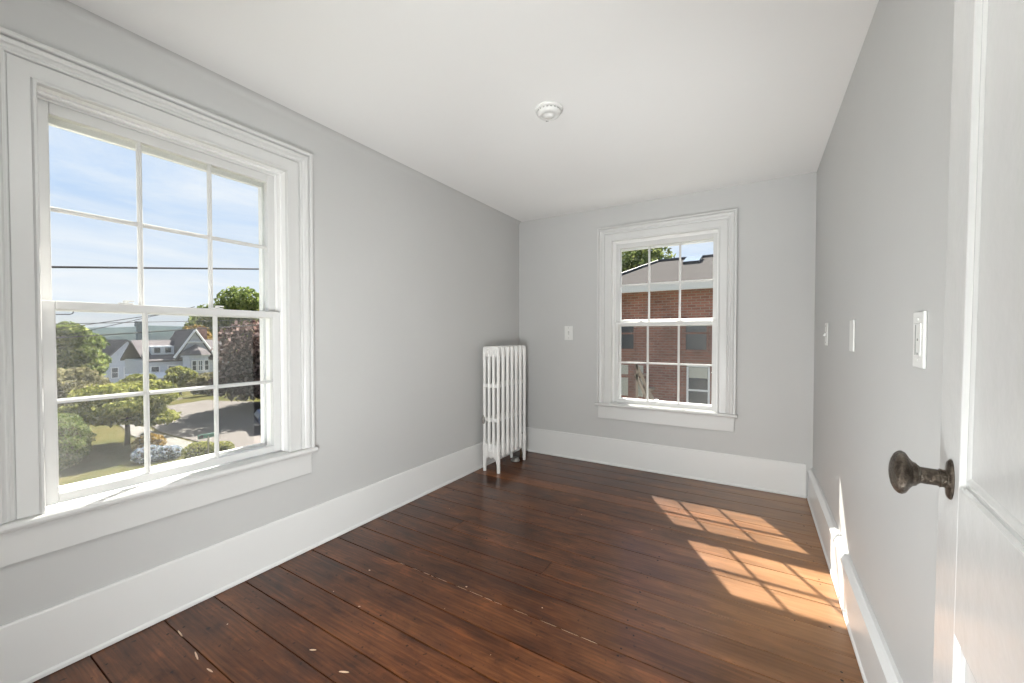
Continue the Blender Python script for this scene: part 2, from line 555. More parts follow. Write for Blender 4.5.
# floor: boards running across the room, each with its own tone
random.seed(5)
edges = [-2.3, -2.05, -1.8, -1.55, -1.3, -1.05, -.8, -.58, -.36, -.14, .05, .24, .452, .674, .856, .99, 1.15, 1.335, 1.50, 1.665, 1.80, 1.93, 2.065, 2.255, 2.45, 2.64, 2.85, 2.99, 3.15, 3.33, 3.50, YB]
joints = {20: [-0.92], 21: [-1.62], 24: [-1.05]}
bm = bmesh.new()
lay = bm.loops.layers.color.new('plank')
box(bm, XL, 1.0, -2.3, YB, -0.12, -0.022, mi=1)
for i, (y0, y1) in enumerate(zip(edges[:-1], edges[1:])):
    xs = [XL + .001] + joints.get(i, []) + [XR - .001 if y0 >= -.14 else .9]
    for x0, x1 in zip(xs[:-1], xs[1:]):
        g = 0.0017 + (0.0012 if random.random() < .4 else 0)
        vs, fs = box(bm, x0 + .0012, x1 - .0012, y0 + g, y1 - g, -0.021, 0.0)
        t1 = random.random()
        tone = random.uniform(.25, .7)
        red = 0.0
        if abs(y0 - 2.85) < .01:
            tone, red = .65, .5
        if abs(y0 - 3.15) < .01 or abs(y0 - 1.50) < .01 or abs(y0 - 3.33) < .01:
            tone = .3
        if abs(y0 - 2.64) < .01:
            tone = .45
        for f_ in fs:
            for l in f_.loops:
                l[lay] = (t1, tone, red, 1)
top = [e for e in bm.edges if all(abs(v.co.z) < 1e-6 for v in e.verts)]
bmesh.ops.bevel(bm, geom=top, offset=0.0005, segments=1, affect='EDGES')


def disc(bm, x, y, r, mi, sx=1, sy=1, rot=0, z=0.0006):
    vs = []
    for k in range(8):
        a_ = k / 8 * 2 * math.pi
        px, py = r * sx * math.cos(a_), r * sy * math.sin(a_)
        vs.append(bm.verts.new((x + px * math.cos(rot) - py * math.sin(rot), y + px * math.sin(rot) + py * math.cos(rot), z)))
    bm.faces.new(vs).material_index = mi


for yb in edges[11:-1]:
    for xb in (-0.447, -1.37, 0.27, -2.02):
        for s in (-.022, .024):
            if random.random() < .85 if xb == -0.447 else random.random() < .5:
                disc(bm, xb + random.uniform(-.012, .012), yb + s + random.uniform(-.006, .006), random.uniform(.0035, .0055), 2)
for k in range(46):
    disc(bm, random.uniform(-2.1, .3), random.uniform(.3, 3.6), random.uniform(.0012, .003), 3 if random.random() < .35 else 2, random.uniform(1, 2), 1, random.random() * 3)
for (x, y, l, w, rt) in [(-1.442, .904, .014, .004, .5), (-1.252, .901, .020, .004, .45), (-1.69, 1.37, .006, .004, 0), (-1.18, 1.52, .005, .004, 0), (-1.50, 1.16, .006, .003, .4), (-1.79, .66, .03, .003, -.2), (-1.67, .655, .02, .003, .1), (-1.98, .676, .03, .003, -.1)]:
    disc(bm, x, y, l, 3, 1, w / l, rt)
# pale dried filler along one open seam
xk = -1.62
while xk < -.55:
    l_ = random.uniform(.008, .045)
    disc(bm, xk + l_, 1.4995 + random.uniform(-.0008, .0008), l_, 3, 1, random.uniform(.0007, .0014) / l_, 0)
    xk += 2 * l_ + (random.uniform(.0, .012) if random.random() < .8 else .05)
struct(build('floor', bm, [M['floor'], M['dark'], M['nail'], M['chip']]), 'dark varnished wide pine board floor')

# baseboards -------------------------------------------------------------------
def baseboard(name, f, a0, a1, h, t, label):
    # profile in (n, z): board, small cap and shoe strip
    pr = [(0, 0.003), (t + .007, 0.003), (t + .007, .014), (t + .003, .020), (t, .021), (t, h - .005), (t - .004, h), (0, h)] if t < .02 else [(0, 0.003), (t + .006, 0.003), (t + .006, .012), (t, .020), (t, h - .034), (t + .004, h - .030), (t + .004, h - .020), (t - .010, h - .004), (t - .016, h), (0, h)]
    b_ = bmesh.new()
    A = [b_.verts.new(f((a0, n, z))) for n, z in pr]
    B = [b_.verts.new(f((a1, n, z))) for n, z in pr]
    k = len(pr)
    for i in range(k):
        b_.faces.new((A[i], A[(i + 1) % k], B[(i + 1) % k], B[i]))
    b_.faces.new(A)
    b_.faces.new(B[::-1])
    struct(build(name, b_, M['trim']), label)


FL = lambda p: (XL + p[1], p[0], p[2])          # (u, n, z) -> left wall
FB = lambda p: (p[0], YB - p[1], p[2])          # back wall
FR = lambda p: (XR - p[1], p[0], p[2])          # right wall
baseboard('baseboard_left', FL, YF + .002, YB - .002, .233, .012, 'tall white baseboard along the left wall')
baseboard('baseboard_back', FB, XL + .026, XR - .040, .252, .013, 'tall white baseboard under the far window')
baseboard('baseboard_right', FR, YF + .002, YB - .002, .228, .027, 'tall thick white baseboard along the right wall')

# plaster cove along left wall / ceiling
bm = bmesh.new()
pr = [(XL, ZC), (XL, ZC - .034)] + [(XL + .034 - .034 * math.cos(t_), ZC - .034 + .034 * math.sin(t_)) for t_ in [R(15 * k) for k in range(1, 6)]] + [(XL + .034, ZC)]
prism(bm, [(x, z) for x, z in pr], 1, YF, YB)
struct(build('trim_1', bm, M['wall'], smooth=False), 'small rounded plaster cove between left wall and ceiling')

# doorway jambs
bm = bmesh.new()
box(bm, DX0 - .0, DX0 + .016, -.10, YF, 0.003, DZ)
box(bm, DX0 + .016, DX1 - .0, -.10, YF, DZ - .016, DZ)
struct(build('trim_2', bm, M['trim']), 'white door jamb lining around the doorway')


# ------------------------------------------------------------------ windows
def window(name, F, u0, u1, label, screen_gap, flip, storm_bar):
    root = tag(empty(name, F((0.5 * (u0 + u1), 0, W0))), label, None, None, 'structure')
    inv = Vector(root.location)
    f = lambda p: tuple(Vector(F(p)) - inv)
    # casing, mitred, three sides
    pr = [(0, 0), (0, .020), (.003, .024), (.009, .024), (.012, .020), (.014, .015), (.064, .015), (.066, .009), (.069, .009), (.071, .019), (.078, .022), (.083, .018), (.086, .018), (.092, .022),
          (.097, .028), (.107, .031), (.112, .030), (.1135, .022), (.1165, .022), (.118, .034), (.122, .038), (.132, .038), (.135, .035), (.135, 0)]
    st = [lambda d, n: f((u0 - d, n, W0 + .001)), lambda d, n: f((u0 - d, n, W1 + d)), lambda d, n: f((u1 + d, n, W1 + d)), lambda d, n: f((u1 + d, n, W0 + .001))]
    b_ = bmesh.new()
    sweep(b_, pr, st)
    build('casing', b_, M['casing'], root)
    # stool with rounded nose, apron
    b_ = bmesh.new()
    nose = [(-.05, W0 - .028), (.040, W0 - .028), (.046, W0 - .023), (.050, W0 - .014), (.046, W0 - .005), (.040, W0), (-.05, W0)]
    A = u0 - .135 - .014
    B = u1 + .135 + .014
    prism(b_, nose[1:6] + [(0.0005, W0), (0.0005, W0 - .028)], 0, A, B, f)
    prism(b_, [(-.046, W0 - .028), (0.0006, W0 - .028), (0.0006, W0), (-.046, W0)], 0, u0 - .001, u1 + .001, f)
    build('stool', b_, M['casing'], root, bevel=.003)
    b_ = bmesh.new()
    box(b_, u0 - .125, u1 + .125, 0.0005, .020, W0 - .145, W0 - .0285, f)
    build('apron', b_, M['casing'], root, bevel=.003)
    # jamb liner + interior stops + parting beads + exterior sill
    b_ = bmesh.new()
    box(b_, u0 - J, u0, -WT, -.0005, W0 - .04, W1 + J, f)
    box(b_, u1, u1 + J, -WT, -.0005, W0 - .04, W1 + J, f)
    box(b_, u0, u1, -WT, -.0005, W1, W1 + J, f)
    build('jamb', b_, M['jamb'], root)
    b_ = bmesh.new()
    for n0, n1, w in ((-.046, -.034, .009), (-.0885, -.0825, .010), (-.165, -.124, .022)):
        box(b_, u0, u0 + w, n0, n1, W0 + .001, W1, f)
        box(b_, u1 - w, u1, n0, n1, W0 + .001, W1, f)
        box(b_, u0 + w, u1 - w, n0, n1, W1 - w, W1, f)
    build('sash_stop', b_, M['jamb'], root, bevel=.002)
    b_ = bmesh.new()
    prism(b_, [(-.047, W0 - .03), (-.047, W0 - .004), (-WT - .06, W0 - .045), (-WT - .06, W0 - .085), (-.12, W0 - .06)], 0, u0 - .0, u1 + .0, f)
    build('outer_sill', b_, M['trim'], root, bevel=.002)
    # outside casing
    b_ = bmesh.new()
    for (a0, a1, c0, c1) in ((u0 - .11, u0 - .0, W0 - .08, W1 + .11), (u1, u1 + .11, W0 - .08, W1 + .11), (u0, u1, W1, W1 + .11)):
        box(b_, a0, a1, -WT - .03, -WT - .0005, c0, c1, f)
    build('outer_casing', b_, M['trim'], root)

    def sash(nm, z0, z1, rb, rt, n0, n1):
        su0, su1 = u0 + .003, u1 - .003
        sw = .042
        b_ = bmesh.new()
        g0, g1, h0, h1 = su0 + sw, su1 - sw, z0 + rb, z1 - rt
        box(b_, su0, g0, n0, n1, z0, z1, f)
        box(b_, g1, su1, n0, n1, z0, z1, f)
        box(b_, g0, g1, n0, n1, z0, h0, f)
        box(b_, g0, g1, n0, n1, h1, z1, f)
        o_ = build(nm, b_, M['casing'], root, bevel=.004, seg=2)
        # glazing bars
        b_ = bmesh.new()
        nm_ = (n0 + n1) / 2

        def bar(c, lo, hi, vert):
            prof = [(-.0085, -.008), (-.0085, .001), (-.004, .005), (-.003, .0115), (.003, .0115), (.004, .005), (.0085, .001), (.0085, -.008), (.004, -.011), (-.004, -.011)]
            if vert:
                prism(b_, [(c + p, nm_ + q) for p, q in prof], 2, lo, hi, f)
            else:
                prism(b_, [(nm_ + q, c + p) for p, q in prof], 0, lo, hi, f)
        ws = (g1 - g0) / 3
        bar(g0 + ws, h0, h1, True)
        bar(g0 + 2 * ws, h0, h1, True)
        hm = (h0 + h1) / 2
        for k in range(3):
            bar(hm, g0 + ws * k + (.0085 if k else 0), g0 + ws * (k + 1) - (.0085 if k < 2 else 0), False)
        build('glazing_bars', b_, M['casing'], o_)
        b_ = bmesh.new()
        ws2 = [g0, g0 + ws, g0 + 2 * ws, g1]
        box(b_, g0 - .004, g1 + .004, nm_ - .0015, nm_ + .0015, h0 - .004, h1 + .004, f)
        build('glass', b_, M['glass'], o_)
        return o_

    lo = sash('lower_sash', W0 + .003, 1.332, .036, .032, -.082, -.048)
    up = sash('upper_sash', 1.298, W1 - .002, .034, .050, -.123, -.089)
    # sash locks on the meeting rail
    for q in (.28, .66):
        b_ = bmesh.new()
        c = u0 + (u1 - u0) * q
        box(b_, c - .022, c + .022, -.078, -.055, 1.3325, 1.338, f)
        lathe(b_, [(.009, 0), (.010, .004), (.008, .010), (.0, .011)], f((c, -.066, 1.338)), (0, 0, 1), 12)
        box(b_, c - .004, c + .026, -.070, -.062, 1.343, 1.349, f)
        build('sash_lock', b_, M['plate'], root, bevel=.001)
    # triple track storm frame with half insect screen
    n0, n1 = -.200, -.176
    b_ = bmesh.new()
    fw = .030
    box(b_, u0, u0 + fw, n0, n1, W0 - .034, W1, f)
    box(b_, u1 - fw, u1, n0, n1, W0 - .034, W1, f)
    box(b_, u0 + fw, u1 - fw, n0, n1, W1 - .058, W1, f)
    box(b_, u0 + fw, u1 - fw, n0, n1, W0 - .034, W0 + .030, f)
    box(b_, u0 + fw, u1 - fw, n0 + .002, n1 - .002, storm_bar, storm_bar + (.064 if flip else .03), f)
    sf = build('storm_frame', b_, M['storm'], root, bevel=.002)
    b_ = bmesh.new()
    s0, s1 = (u0 + fw, u1 - fw - screen_gap)
    box(b_, s0, s1, n0 + .008, n0 + .0086, W0 + .028, storm_bar, f)
    build('insect_screen', b_, M['screen'] if flip else M['screen_light'], sf)
    b_ = bmesh.new()
    c = u0 + .055
    tube(b_, [f((c + dx, n1 + .003, 1.300 + dz)) for dx, dz in ((0, 0), (.002, -.010), (.010, -.014), (.050, -.012), (.058, -.008), (.060, 0))], .002, 6)
    build('screen_pull', b_, M['wire'], sf, smooth=True)
    return root


window('window_1', FL, U0, U1, 'large white twelve pane sash window in the left wall', .045, False, 1.300)
window('window_2', FB, V0, V1, 'white twelve pane sash window in the far wall', 0.0, True, 1.298)

# ------------------------------------------------------------------ door (open against the right wall)
DW, DH, DT = 0.84, 2.02, 0.036
th_d = math.atan2(.0976, .995)
hinge = Vector((0.2508 + .073 * .0976 - DW * .0976, 0.8547 + .073 * .995 - DW * .995, 0.008))
door = tag(empty('door_1', hinge), 'white four panel door standing open at the right', None, None, 'structure')
door.rotation_euler = (0, R(.5), -th_d)
door.location.x -= .0087
# local: s along +y from hinge (0) to free edge (DW); room face at x=0, thickness toward +x
bm = bmesh.new()
S = [0, .108, .376, .464, DW - .112, DW]      # stile / panel / mullion / panel / stile
Z = [0, .20, .767, .978, 1.88, DH]
box(bm, 0, DT, S[0], S[1], 0, DH)
box(bm, 0, DT, S[4], S[5], 0, DH)
for z0, z1 in ((Z[0], Z[1]), (Z[2], Z[3]), (Z[4], Z[5])):
    box(bm, 0, DT, S[1], S[4], z0, z1)
for z0, z1 in ((Z[1], Z[2]), (Z[3], Z[4])):
    box(bm, 0, DT, S[2], S[3], z0, z1)
build('door_frame', bm, M['door'], door, bevel=.0015)
for (s0, s1) in ((S[1], S[2]), (S[3], S[4])):
    for (z0, z1) in ((Z[1], Z[2]), (Z[3], Z[4])):
        bm = bmesh.new()
        for (d0, d1) in ((.012, .024),):
            box(bm, .0080, .024, s0 - .0, s1 + .0, z0 - .0, z1 + .0)
        pnl = build('panel', bm, M['door'], door)
        bm = bmesh.new()
        prf = [(-.001, .0078), (-.001, .0005), (.0004, .0005), (.0004, .0068), (.006, .0070), (.009, .0052), (.013, .0050), (.018, .0065), (.020, .0078)]
        stt = [lambda d, n: (n, s0 + d, z0 + d), lambda d, n: (n, s1 - d, z0 + d), lambda d, n: (n, s1 - d, z1 - d), lambda d, n: (n, s0 + d, z1 - d)]
        sweep(bm, prf, stt, True)
        build('panel_molding', bm, M['door'], pnl)
# knob
kz = 0.986 - .008
ks = DW - .073
kn = empty('door_knob', (0, ks, kz), door)
tag(kn, 'aged bronze knob on an oval rose')
bm = bmesh.new()
lathe(bm, [(.0, -.0005), (.030, 0), (.030, .002), (.027, .0045), (.014, .006), (.013, .008)], (0, 0, 0), (-1, 0, 0), 32, .62, 1.0)
build('rose', bm, M['knob'], kn, smooth=True)
bm = bmesh.new()
lathe(bm, [(.0125, .006), (.0140, .013), (.0120, .0135), (.0125, .034), (.0145, .035), (.0145, .038)], (0, 0, 0), (-1, 0, 0), 24)
build('shank', bm, M['knob'], kn, smooth=False, bevel=.0006)
bm = bmesh.new()
lathe(bm, [(.0145, .036), (.0175, .038), (.0190, .042), (.024, .046), (.0310, .0500), (.0335, .0545), (.0325, .0585), (.0285, .0625), (.0205, .0662), (.010, .0685), (.0005, .069)], (0, 0, 0), (-1, 0, 0), 32)
build('knob', bm, M['knob'], kn, smooth=True)


# ------------------------------------------------------------------ cast iron radiator
rad = tag(empty('radiator', (-2.0, 3.17, 0)), 'tall white cast iron column radiator in the far left corner', 'radiator')
rcx, rcy = -2.0, 3.17
xs = [-.072, -.024, .024, .072]
HT = 1.115


def section_bm(end):
    b_ = bmesh.new()
    for x in xs:
        rings = []
        prof = [(.128, .004, .006), (.133, .010, .014), (.146, .0150, .0200), (.20, .0160, .0220), (.27, .0150, .0210), (.33, .0135, .0190), (.90, .0135, .0190), (1.0, .0150, .0210),
                (1.07, .0155, .0215), (1.092, .0145, .0195), (1.106, .010, .014), (HT - .003, .004, .006)]
        for z, rx, ry in prof:
            rings.append([(x + rx * math.cos(2 * math.pi * k / 12), ry * math.sin(2 * math.pi * k / 12), z) for k in range(12)])
        loft(b_, rings)
    # top and bottom headers, outline in x,z extruded along y in three steps for a rounded edge
    topo = [(-.086, 1.03), (-.086, 1.075), (-.083, 1.094), (-.072, 1.108), (-.055, HT), (.055, HT), (.072, 1.108), (.083, 1.094), (.086, 1.075), (.086, 1.03), (.068, 1.012), (.045, 1.026), (.0227, 1.008), (0, 1.024), (-.0227, 1.008), (-.045, 1.026), (-.068, 1.012)]
    if end:
        boto = [(-.086, .24), (-.068, .262), (-.045, .246), (-.0227, .264), (0, .248), (.0227, .264), (.045, .246), (.068, .262), (.087, .24), (.088, .10), (.086, .0), (.060, .0), (.058, .07), (.046, .115), (.020, .135), (0, .118), (-.020, .135), (-.046, .115), (-.058, .07), (-.060, .0), (-.086, .0), (-.088, .10)]
    else:
        boto = [(-.086, .22), (-.068, .25), (-.045, .234), (-.0227, .252), (0, .236), (.0227, .252), (.045, .234), (.068, .25), (.086, .22), (.086, .165), (.080, .145), (.060, .138), (-.060, .138), (-.080, .145), (-.086, .165)]
    for outl in (topo, boto):
        cxm = sum(p[0] for p in outl) / len(outl)
        czm = sum(p[1] for p in outl) / len(outl)
        hw = .0165
        rings = []
        for y, s in ((-hw, .010), (-hw * .8, .0045), (-hw * .45, .001), (0, 0), (hw * .45, .001), (hw * .8, .0045), (hw, .010)):
            rr = []
            n_ = len(outl)
            for i_, (x, z) in enumerate(outl):
                pa, pb = outl[i_ - 1], outl[(i_ + 1) % n_]
                tx, tz = pb[0] - pa[0], pb[1] - pa[1]
                L = math.hypot(tx, tz) or 1
                sgn = 1
                rr.append((x + sgn * (-tz / L) * s * -1, y, z + sgn * (tx / L) * s * -1))
            rings.append(rr)
        loft(b_, rings)
    for z in (.464, .765):
        box(b_, -.062, .062, -.011, .011, z - .016, z + .016)
    return b_


proto_mid = None
n_sec = 7
sp = .0765
secs = []
for i in range(n_sec):
    y = (i - (n_sec - 1) / 2) * sp
    if i in (0, n_sec - 1):
        o = build('end_section', section_bm(True), M['radiator'], rad, bevel=.003, loc=(0, y, 0))
        for p in o.data.polygons:
            p.use_smooth = True
    elif proto_mid is None:
        o = build('section', section_bm(False), M['radiator'], rad, bevel=.003, loc=(0, y, 0))
        for p in o.data.polygons:
            p.use_smooth = True
        proto_mid = o
    else:
        o = proto_mid.copy()
        COL.objects.link(o)
        o.parent = rad
        o.location = (0, y, 0)
for z in (1.065, .195):
    bm = bmesh.new()
    tube(bm, [(0, -.22, z), (0, .22, z)], .024, 14)
    build('tie_hub', bm, M['radiator'], rad, smooth=True)
# cast rosettes on the end section
y0 = -(n_sec - 1) / 2 * sp - .0180


def rosette(x, z, r):
    b_ = bmesh.new()
    lathe(b_, [(r * 1.35, -.003), (r * 1.30, .0015), (r * .95, .003), (r * .8, .001), (r * .55, .001), (r * .5, .005), (r * .1, .008)], (x, y0, z), (0, -1, 0), 24)
    for k in range(8):
        a_ = k / 8 * 2 * math.pi
        lathe(b_, [(r * .30, -.002), (r * .28, .004), (r * .05, .006)], (x + r * math.cos(a_), y0, z + r * math.sin(a_)), (0, -1, 0), 8)
    build('cast_rosette', b_, M['radiator'], rad, smooth=True)


rosette(-.038, 1.068, .021)
rosette(.040, 1.068, .019)
rosette(0, .195, .016)
rosette(-.05, .225, .011)
rosette(.05, .225, .011)
# air vent
bm = bmesh.new()
lathe(bm, [(.004, 0), (.004, .018)], (-.068, y0 + .012, .462), (0, -1, 0), 10)
lathe(bm, [(.006, -.035), (.012, -.030), (.014, 0), (.013, .022), (.008, .030), (.004, .036), (.003, .042)], (-.068, y0 - .010, .462), (0, 0, 1), 14)
build('air_vent', bm, M['metal'], rad, smooth=True)
# valve and pipe at far end
ye = -y0
bm = bmesh.new()
tube(bm, [(0, ye - .002, .17), (0, ye + .03, .17), (0, ye + .045, .165), (0, ye + .055, .15), (0, ye + .055, .0)], .013, 12)
lathe(bm, [(.021, -.02), (.023, 0), (.021, .02), (.012, .03), (.010, .055)], (0, ye + .055, .17), (0, 0, 1), 14)
build('supply_valve', bm, M['brassy'], rad, smooth=True)
bm = bmesh.new()
lathe(bm, [(.006, .0), (.020, .002), (.024, .010), (.020, .020), (.004, .022)], (0, ye + .055, .225), (0, 0, 1), 16)
build('valve_wheel', bm, M['dark'], rad, smooth=True)
# round capped pipe plate on the floor under the radiator
bm = bmesh.new()
lathe(bm, [(.0, .0005), (.045, .001), (.045, .006), (.034, .014), (.030, .030), (.024, .034), (.0, .036)], (0, 0, 0), (0, 0, 1), 24)
fc_ = build('pipe_cap', bm, M['metal'], None, smooth=True, loc=(-1.985, 3.33, 0))
tag(fc_, 'round dull metal pipe cap on the floor under the radiator', 'pipe cap')
# shadow gap pipe hole plates are not visible


# ------------------------------------------------------------------ wall plates and detector
def plate(nm, F, u, z, w, h, label, cat, style):
    o_ = tag(empty(nm, F((u, 0, z))), label, cat)
    inv = Vector(o_.location)
    f = lambda p: tuple(Vector(F((p[0] + u, p[1], p[2] + z))) - inv)
    b_ = bmesh.new()
    box(b_, -w / 2, w / 2, 0.0004, .0075, -h / 2, h / 2, f)
    build('cover_plate', b_, M['plate'], o_, bevel=.003, seg=2)
    if style != 'blank':
        for s in (-1, 1):
            b_ = bmesh.new()
            c = f((0, .0076, s * h * .36))
            ax = Vector(f((0, 1, 0))) - Vector(f((0, 0, 0)))
            lathe(b_, [(.0035, 0), (.0035, .0012), (.0, .0015)], c, ax, 10)
            build('screw', b_, M['slot'] if style == 'toggle' else M['plate'], o_)
    if style == 'toggle':
        b_ = bmesh.new()
        box(b_, -.006, .006, .0070, .0085, -.014, .014, f)
        build('toggle_surround', b_, M['slot'], o_)
        b_ = bmesh.new()
        prism(b_, [(.0075, -.008), (.020, -.012), (.021, -.006), (.0085, .008)], 0, -.0045, .0045, f)
        build('toggle', b_, M['plate'], o_, bevel=.001)
    if style == 'slider':
        b_ = bmesh.new()
        box(b_, -.025, .025, .0070, .0095, -h * .29, h * .29, f)
        pd = build('dimmer_paddle', b_, M['plate'], o_, bevel=.0015)
        b_ = bmesh.new()
        box(b_, .006, .012, .0096, .0102, -h * .27, h * .27, f)
        build('slider_slot', b_, M['slot'], pd)
        for q in (.0, -.036):
            b_ = bmesh.new()
            box(b_, -.010, -.004, .0096, .0106, q - .003, q + .003, f)
            build('indicator', b_, M['slot'], pd)
    return o_


plate('light_switch', FB, -1.583, 1.236, .088, .138, 'small white wall switch on the far wall between radiator and window', 'switch', 'toggle')
plate('dimmer_switch', FR, 1.425, 1.192, .080, .144, 'white dimmer switch plate on the right wall, nearest the door', 'switch', 'slider')
plate('blank_plate', FR, 2.285, 1.204, .080, .138, 'plain white blank plate in the middle of the right wall plates', 'wall plate', 'blank')
plate('light_switch', FR, 3.05, 1.215, .080, .136, 'small white switch plate on the right wall, closest to the far corner', 'switch', 'toggle')

det = tag(empty('smoke_detector', (-.948, 1.935, ZC)), 'round white smoke detector on the ceiling', 'smoke detector')
bm = bmesh.new()
lathe(bm, [(.0, .0003), (.072, .0005), (.074, .004), (.072, .012), (.060, .014)], (0, 0, 0), (0, 0, -1), 40)
build('base_ring', bm, M['plate'], det, smooth=True, bevel=0)
bm = bmesh.new()
lathe(bm, [(.062, .012), (.063, .024), (.056, .034), (.040, .040), (.038, .036), (.026, .036), (.024, .043), (.012, .045), (.0, .0455)], (0, 0, 0), (0, 0, -1), 40)
build('cover', bm, M['plate'], det, smooth=True)
bm = bmesh.new()
box(bm, -.040, -.024, .034, .050, -.036, -.026)
build('test_button', bm, M['slot'], det, bevel=.002)
bm = bmesh.new()
for k in range(20):
    a_ = k / 20 * 2 * math.pi
    ca, sa = math.cos(a_), math.sin(a_)
    vs = [bm.verts.new((r * ca - t_ * sa, r * sa + t_ * ca, z)) for r, z in ((.0632, -.016), (.0636, -.022)) for t_ in (-.005, .005)]
    bm.faces.new((vs[0], vs[1], vs[3], vs[2]))
build('vent_slots', bm, M['slot'], det)


# ------------------------------------------------------------------ added fill globes in room and hall, unseen above / behind the view
def fill_globe_lamp(loc, power, rad_, label):
    o_ = tag(empty('fill_globe_lamp', (loc[0], loc[1], ZC)), label, 'lamp')
    b_ = bmesh.new()
    lathe(b_, [(.0, .0004), (.07, .001), (.068, .02), (.03, .03), (.02, .06)], (0, 0, 0), (0, 0, -1), 28)
    build('canopy', b_, M['metal'], o_, smooth=True)
    b_ = bmesh.new()
    n_ = 14
    prof = [(max(.0005, rad_ * math.sin(math.pi * k / n_)), .05 + rad_ - rad_ * math.cos(math.pi * k / n_)) for k in range(n_ + 1)]
    lathe(b_, prof, (0, 0, 0), (0, 0, -1), 28)
    m = bpy.data.materials.get('opal_fill_glow')
    if not m:
        m = bpy.data.materials.new('opal_fill_glow')
        m.use_nodes = True
        t = NT(m.node_tree)
        e = t.n('ShaderNodeEmission', Color=(.98, 1, .97), Strength=power)
        t.n('ShaderNodeOutputMaterial', i0=e)
    build('globe', b_, m, o_, smooth=True)
    return o_


fill_globe_lamp((-.42, .36, 0), 32.0, .13, 'added round opal globe fill lamp in the room, unseen just behind the view')
fill_globe_lamp((-.25, -1.0, 0), 20.0, .13, 'added round opal globe fill lamp in the hall, unseen')

# ------------------------------------------------------------------ outside: ground, road
def hz(x):   # terrain: flat by the house then falling away to the west
    return GZ if x > -36 else GZ + (x + 36) * .08


bm = bmesh.new()
xs_ = [14, -36, -140, -420]
ys_ = [-160, 420]
grid = [[bm.verts.new((x, y, {14: GZ, -36: GZ, -140: GZ - 8.3, -420: GZ - 12}[x])) for y in ys_] for x in xs_]
for i in range(3):
    bm.faces.new((grid[i][0], grid[i + 1][0], grid[i + 1][1], grid[i][1]))
g0 = bm.verts.new((60, -160, GZ))
g1 = bm.verts.new((60, 420, GZ))
bm.faces.new((g0, grid[0][0], grid[0][1], g1))
tag(build('lawn', bm, M['grass']), 'sunny green lawn sloping away below the left window', 'lawn', None, 'structure')


def ribbon(bm, left, right, z):
    L_ = [bm.verts.new((x, y, hz(x) + z)) for x, y in left]
    R_ = [bm.verts.new((x, y, hz(x) + z)) for x, y in right]
    for i in range(len(L_) - 1):
        bm.faces.new((L_[i], L_[i + 1], R_[i + 1], R_[i]))


bm = bmesh.new()
ribbon(bm, [(-9, 12), (-15.5, 8.2), (-18.6, 7.9), (-24.5, 7.7), (-31, 8.6), (-36, 9.5), (-46, 10.5), (-60, 12.0)],
       [(-9, 40), (-16, 26), (-20, 22), (-26, 16.6), (-32.5, 13.7), (-37, 13.2), (-48, 14.5), (-62, 16.5)], .03)
tag(build('road', bm, M['asphalt']), 'pale grey street curving away below the left window', 'road', None, 'structure')
bm = bmesh.new()
ribbon(bm, [(-15.5, 7.2), (-18.8, 6.9), (-24.5, 6.7), (-31, 7.6)], [(-15.5, 8.0), (-18.6, 7.7), (-24.5, 7.5), (-31, 8.4)], .05)
tag(build('sidewalk', bm, M['kerb']), 'narrow concrete sidewalk along the near edge of the street', 'sidewalk', None, 'structure')


# ------------------------------------------------------------------ foliage
def leaves(name, blobs, count, size, mat, parent, seed, shell=.5, loc=(0, 0, 0)):
    """blobs: (cx,cy,cz,rx,ry,rz) in local coordinates; leaf cards scattered through each blob"""
    rg = np.random.default_rng(seed)
    w = np.array([b[3] * b[4] + b[4] * b[5] + b[3] * b[5] for b in blobs])
    pick = rg.choice(len(blobs), count, p=w / w.sum())
    B = np.array(blobs)[pick]
    d = rg.normal(size=(count, 3))
    d /= np.linalg.norm(d, axis=1)[:, None]
    rr = (shell + (1 - shell) * rg.random(count) ** .6)
    rr *= 1 + .10 * np.sin(d[:, 0] * 9 + B[:, 0]) * np.cos(d[:, 2] * 8)
    P = B[:, :3] + d * B[:, 3:] * rr[:, None]
    nrm = d * .7 + rg.normal(size=(count, 3)) * .6 + np.array([0, 0, .35])
    nrm /= np.linalg.norm(nrm, axis=1)[:, None]
    t1 = np.cross(nrm, rg.normal(size=(count, 3)))
    t1 /= np.linalg.norm(t1, axis=1)[:, None]
    t2 = np.cross(nrm, t1)
    s = size * rg.uniform(.55, 1.3, count)[:, None]
    # each leaf is a folded diamond: 4 verts, 2 triangles
    v = np.stack([P - t1 * s, P - t2 * s * .55 + nrm * s * .18, P + t1 * s, P + t2 * s * .55 + nrm * s * .18], 1).reshape(-1, 3)
    idx = np.arange(count)[:, None] * 4
    F = np.concatenate([idx + np.array([[0, 1, 2]]), idx + np.array([[0, 2, 3]])], 1).reshape(-1, 3)
    me = bpy.data.meshes.new(name)
    me.vertices.add(len(v))
    me.vertices.foreach_set('co', v.astype(np.float32).ravel())
    me.loops.add(len(F) * 3)
    me.loops.foreach_set('vertex_index', F.astype(np.int32).ravel())
    me.polygons.add(len(F))
    me.polygons.foreach_set('loop_start', np.arange(0, len(F) * 3, 3, dtype=np.int32))
    me.polygons.foreach_set('loop_total', np.full(len(F), 3, dtype=np.int32))
    me.update()
    at = me.attributes.new('leaf', 'FLOAT', 'POINT')
    at.data.foreach_set('value', np.repeat(rg.random(count), 4).astype(np.float32))
    me.materials.append(mat)
    o_ = bpy.data.objects.new(name, me)
    COL.objects.link(o_)
    o_.location = loc
    if parent:
        o_.parent = parent
    return o_


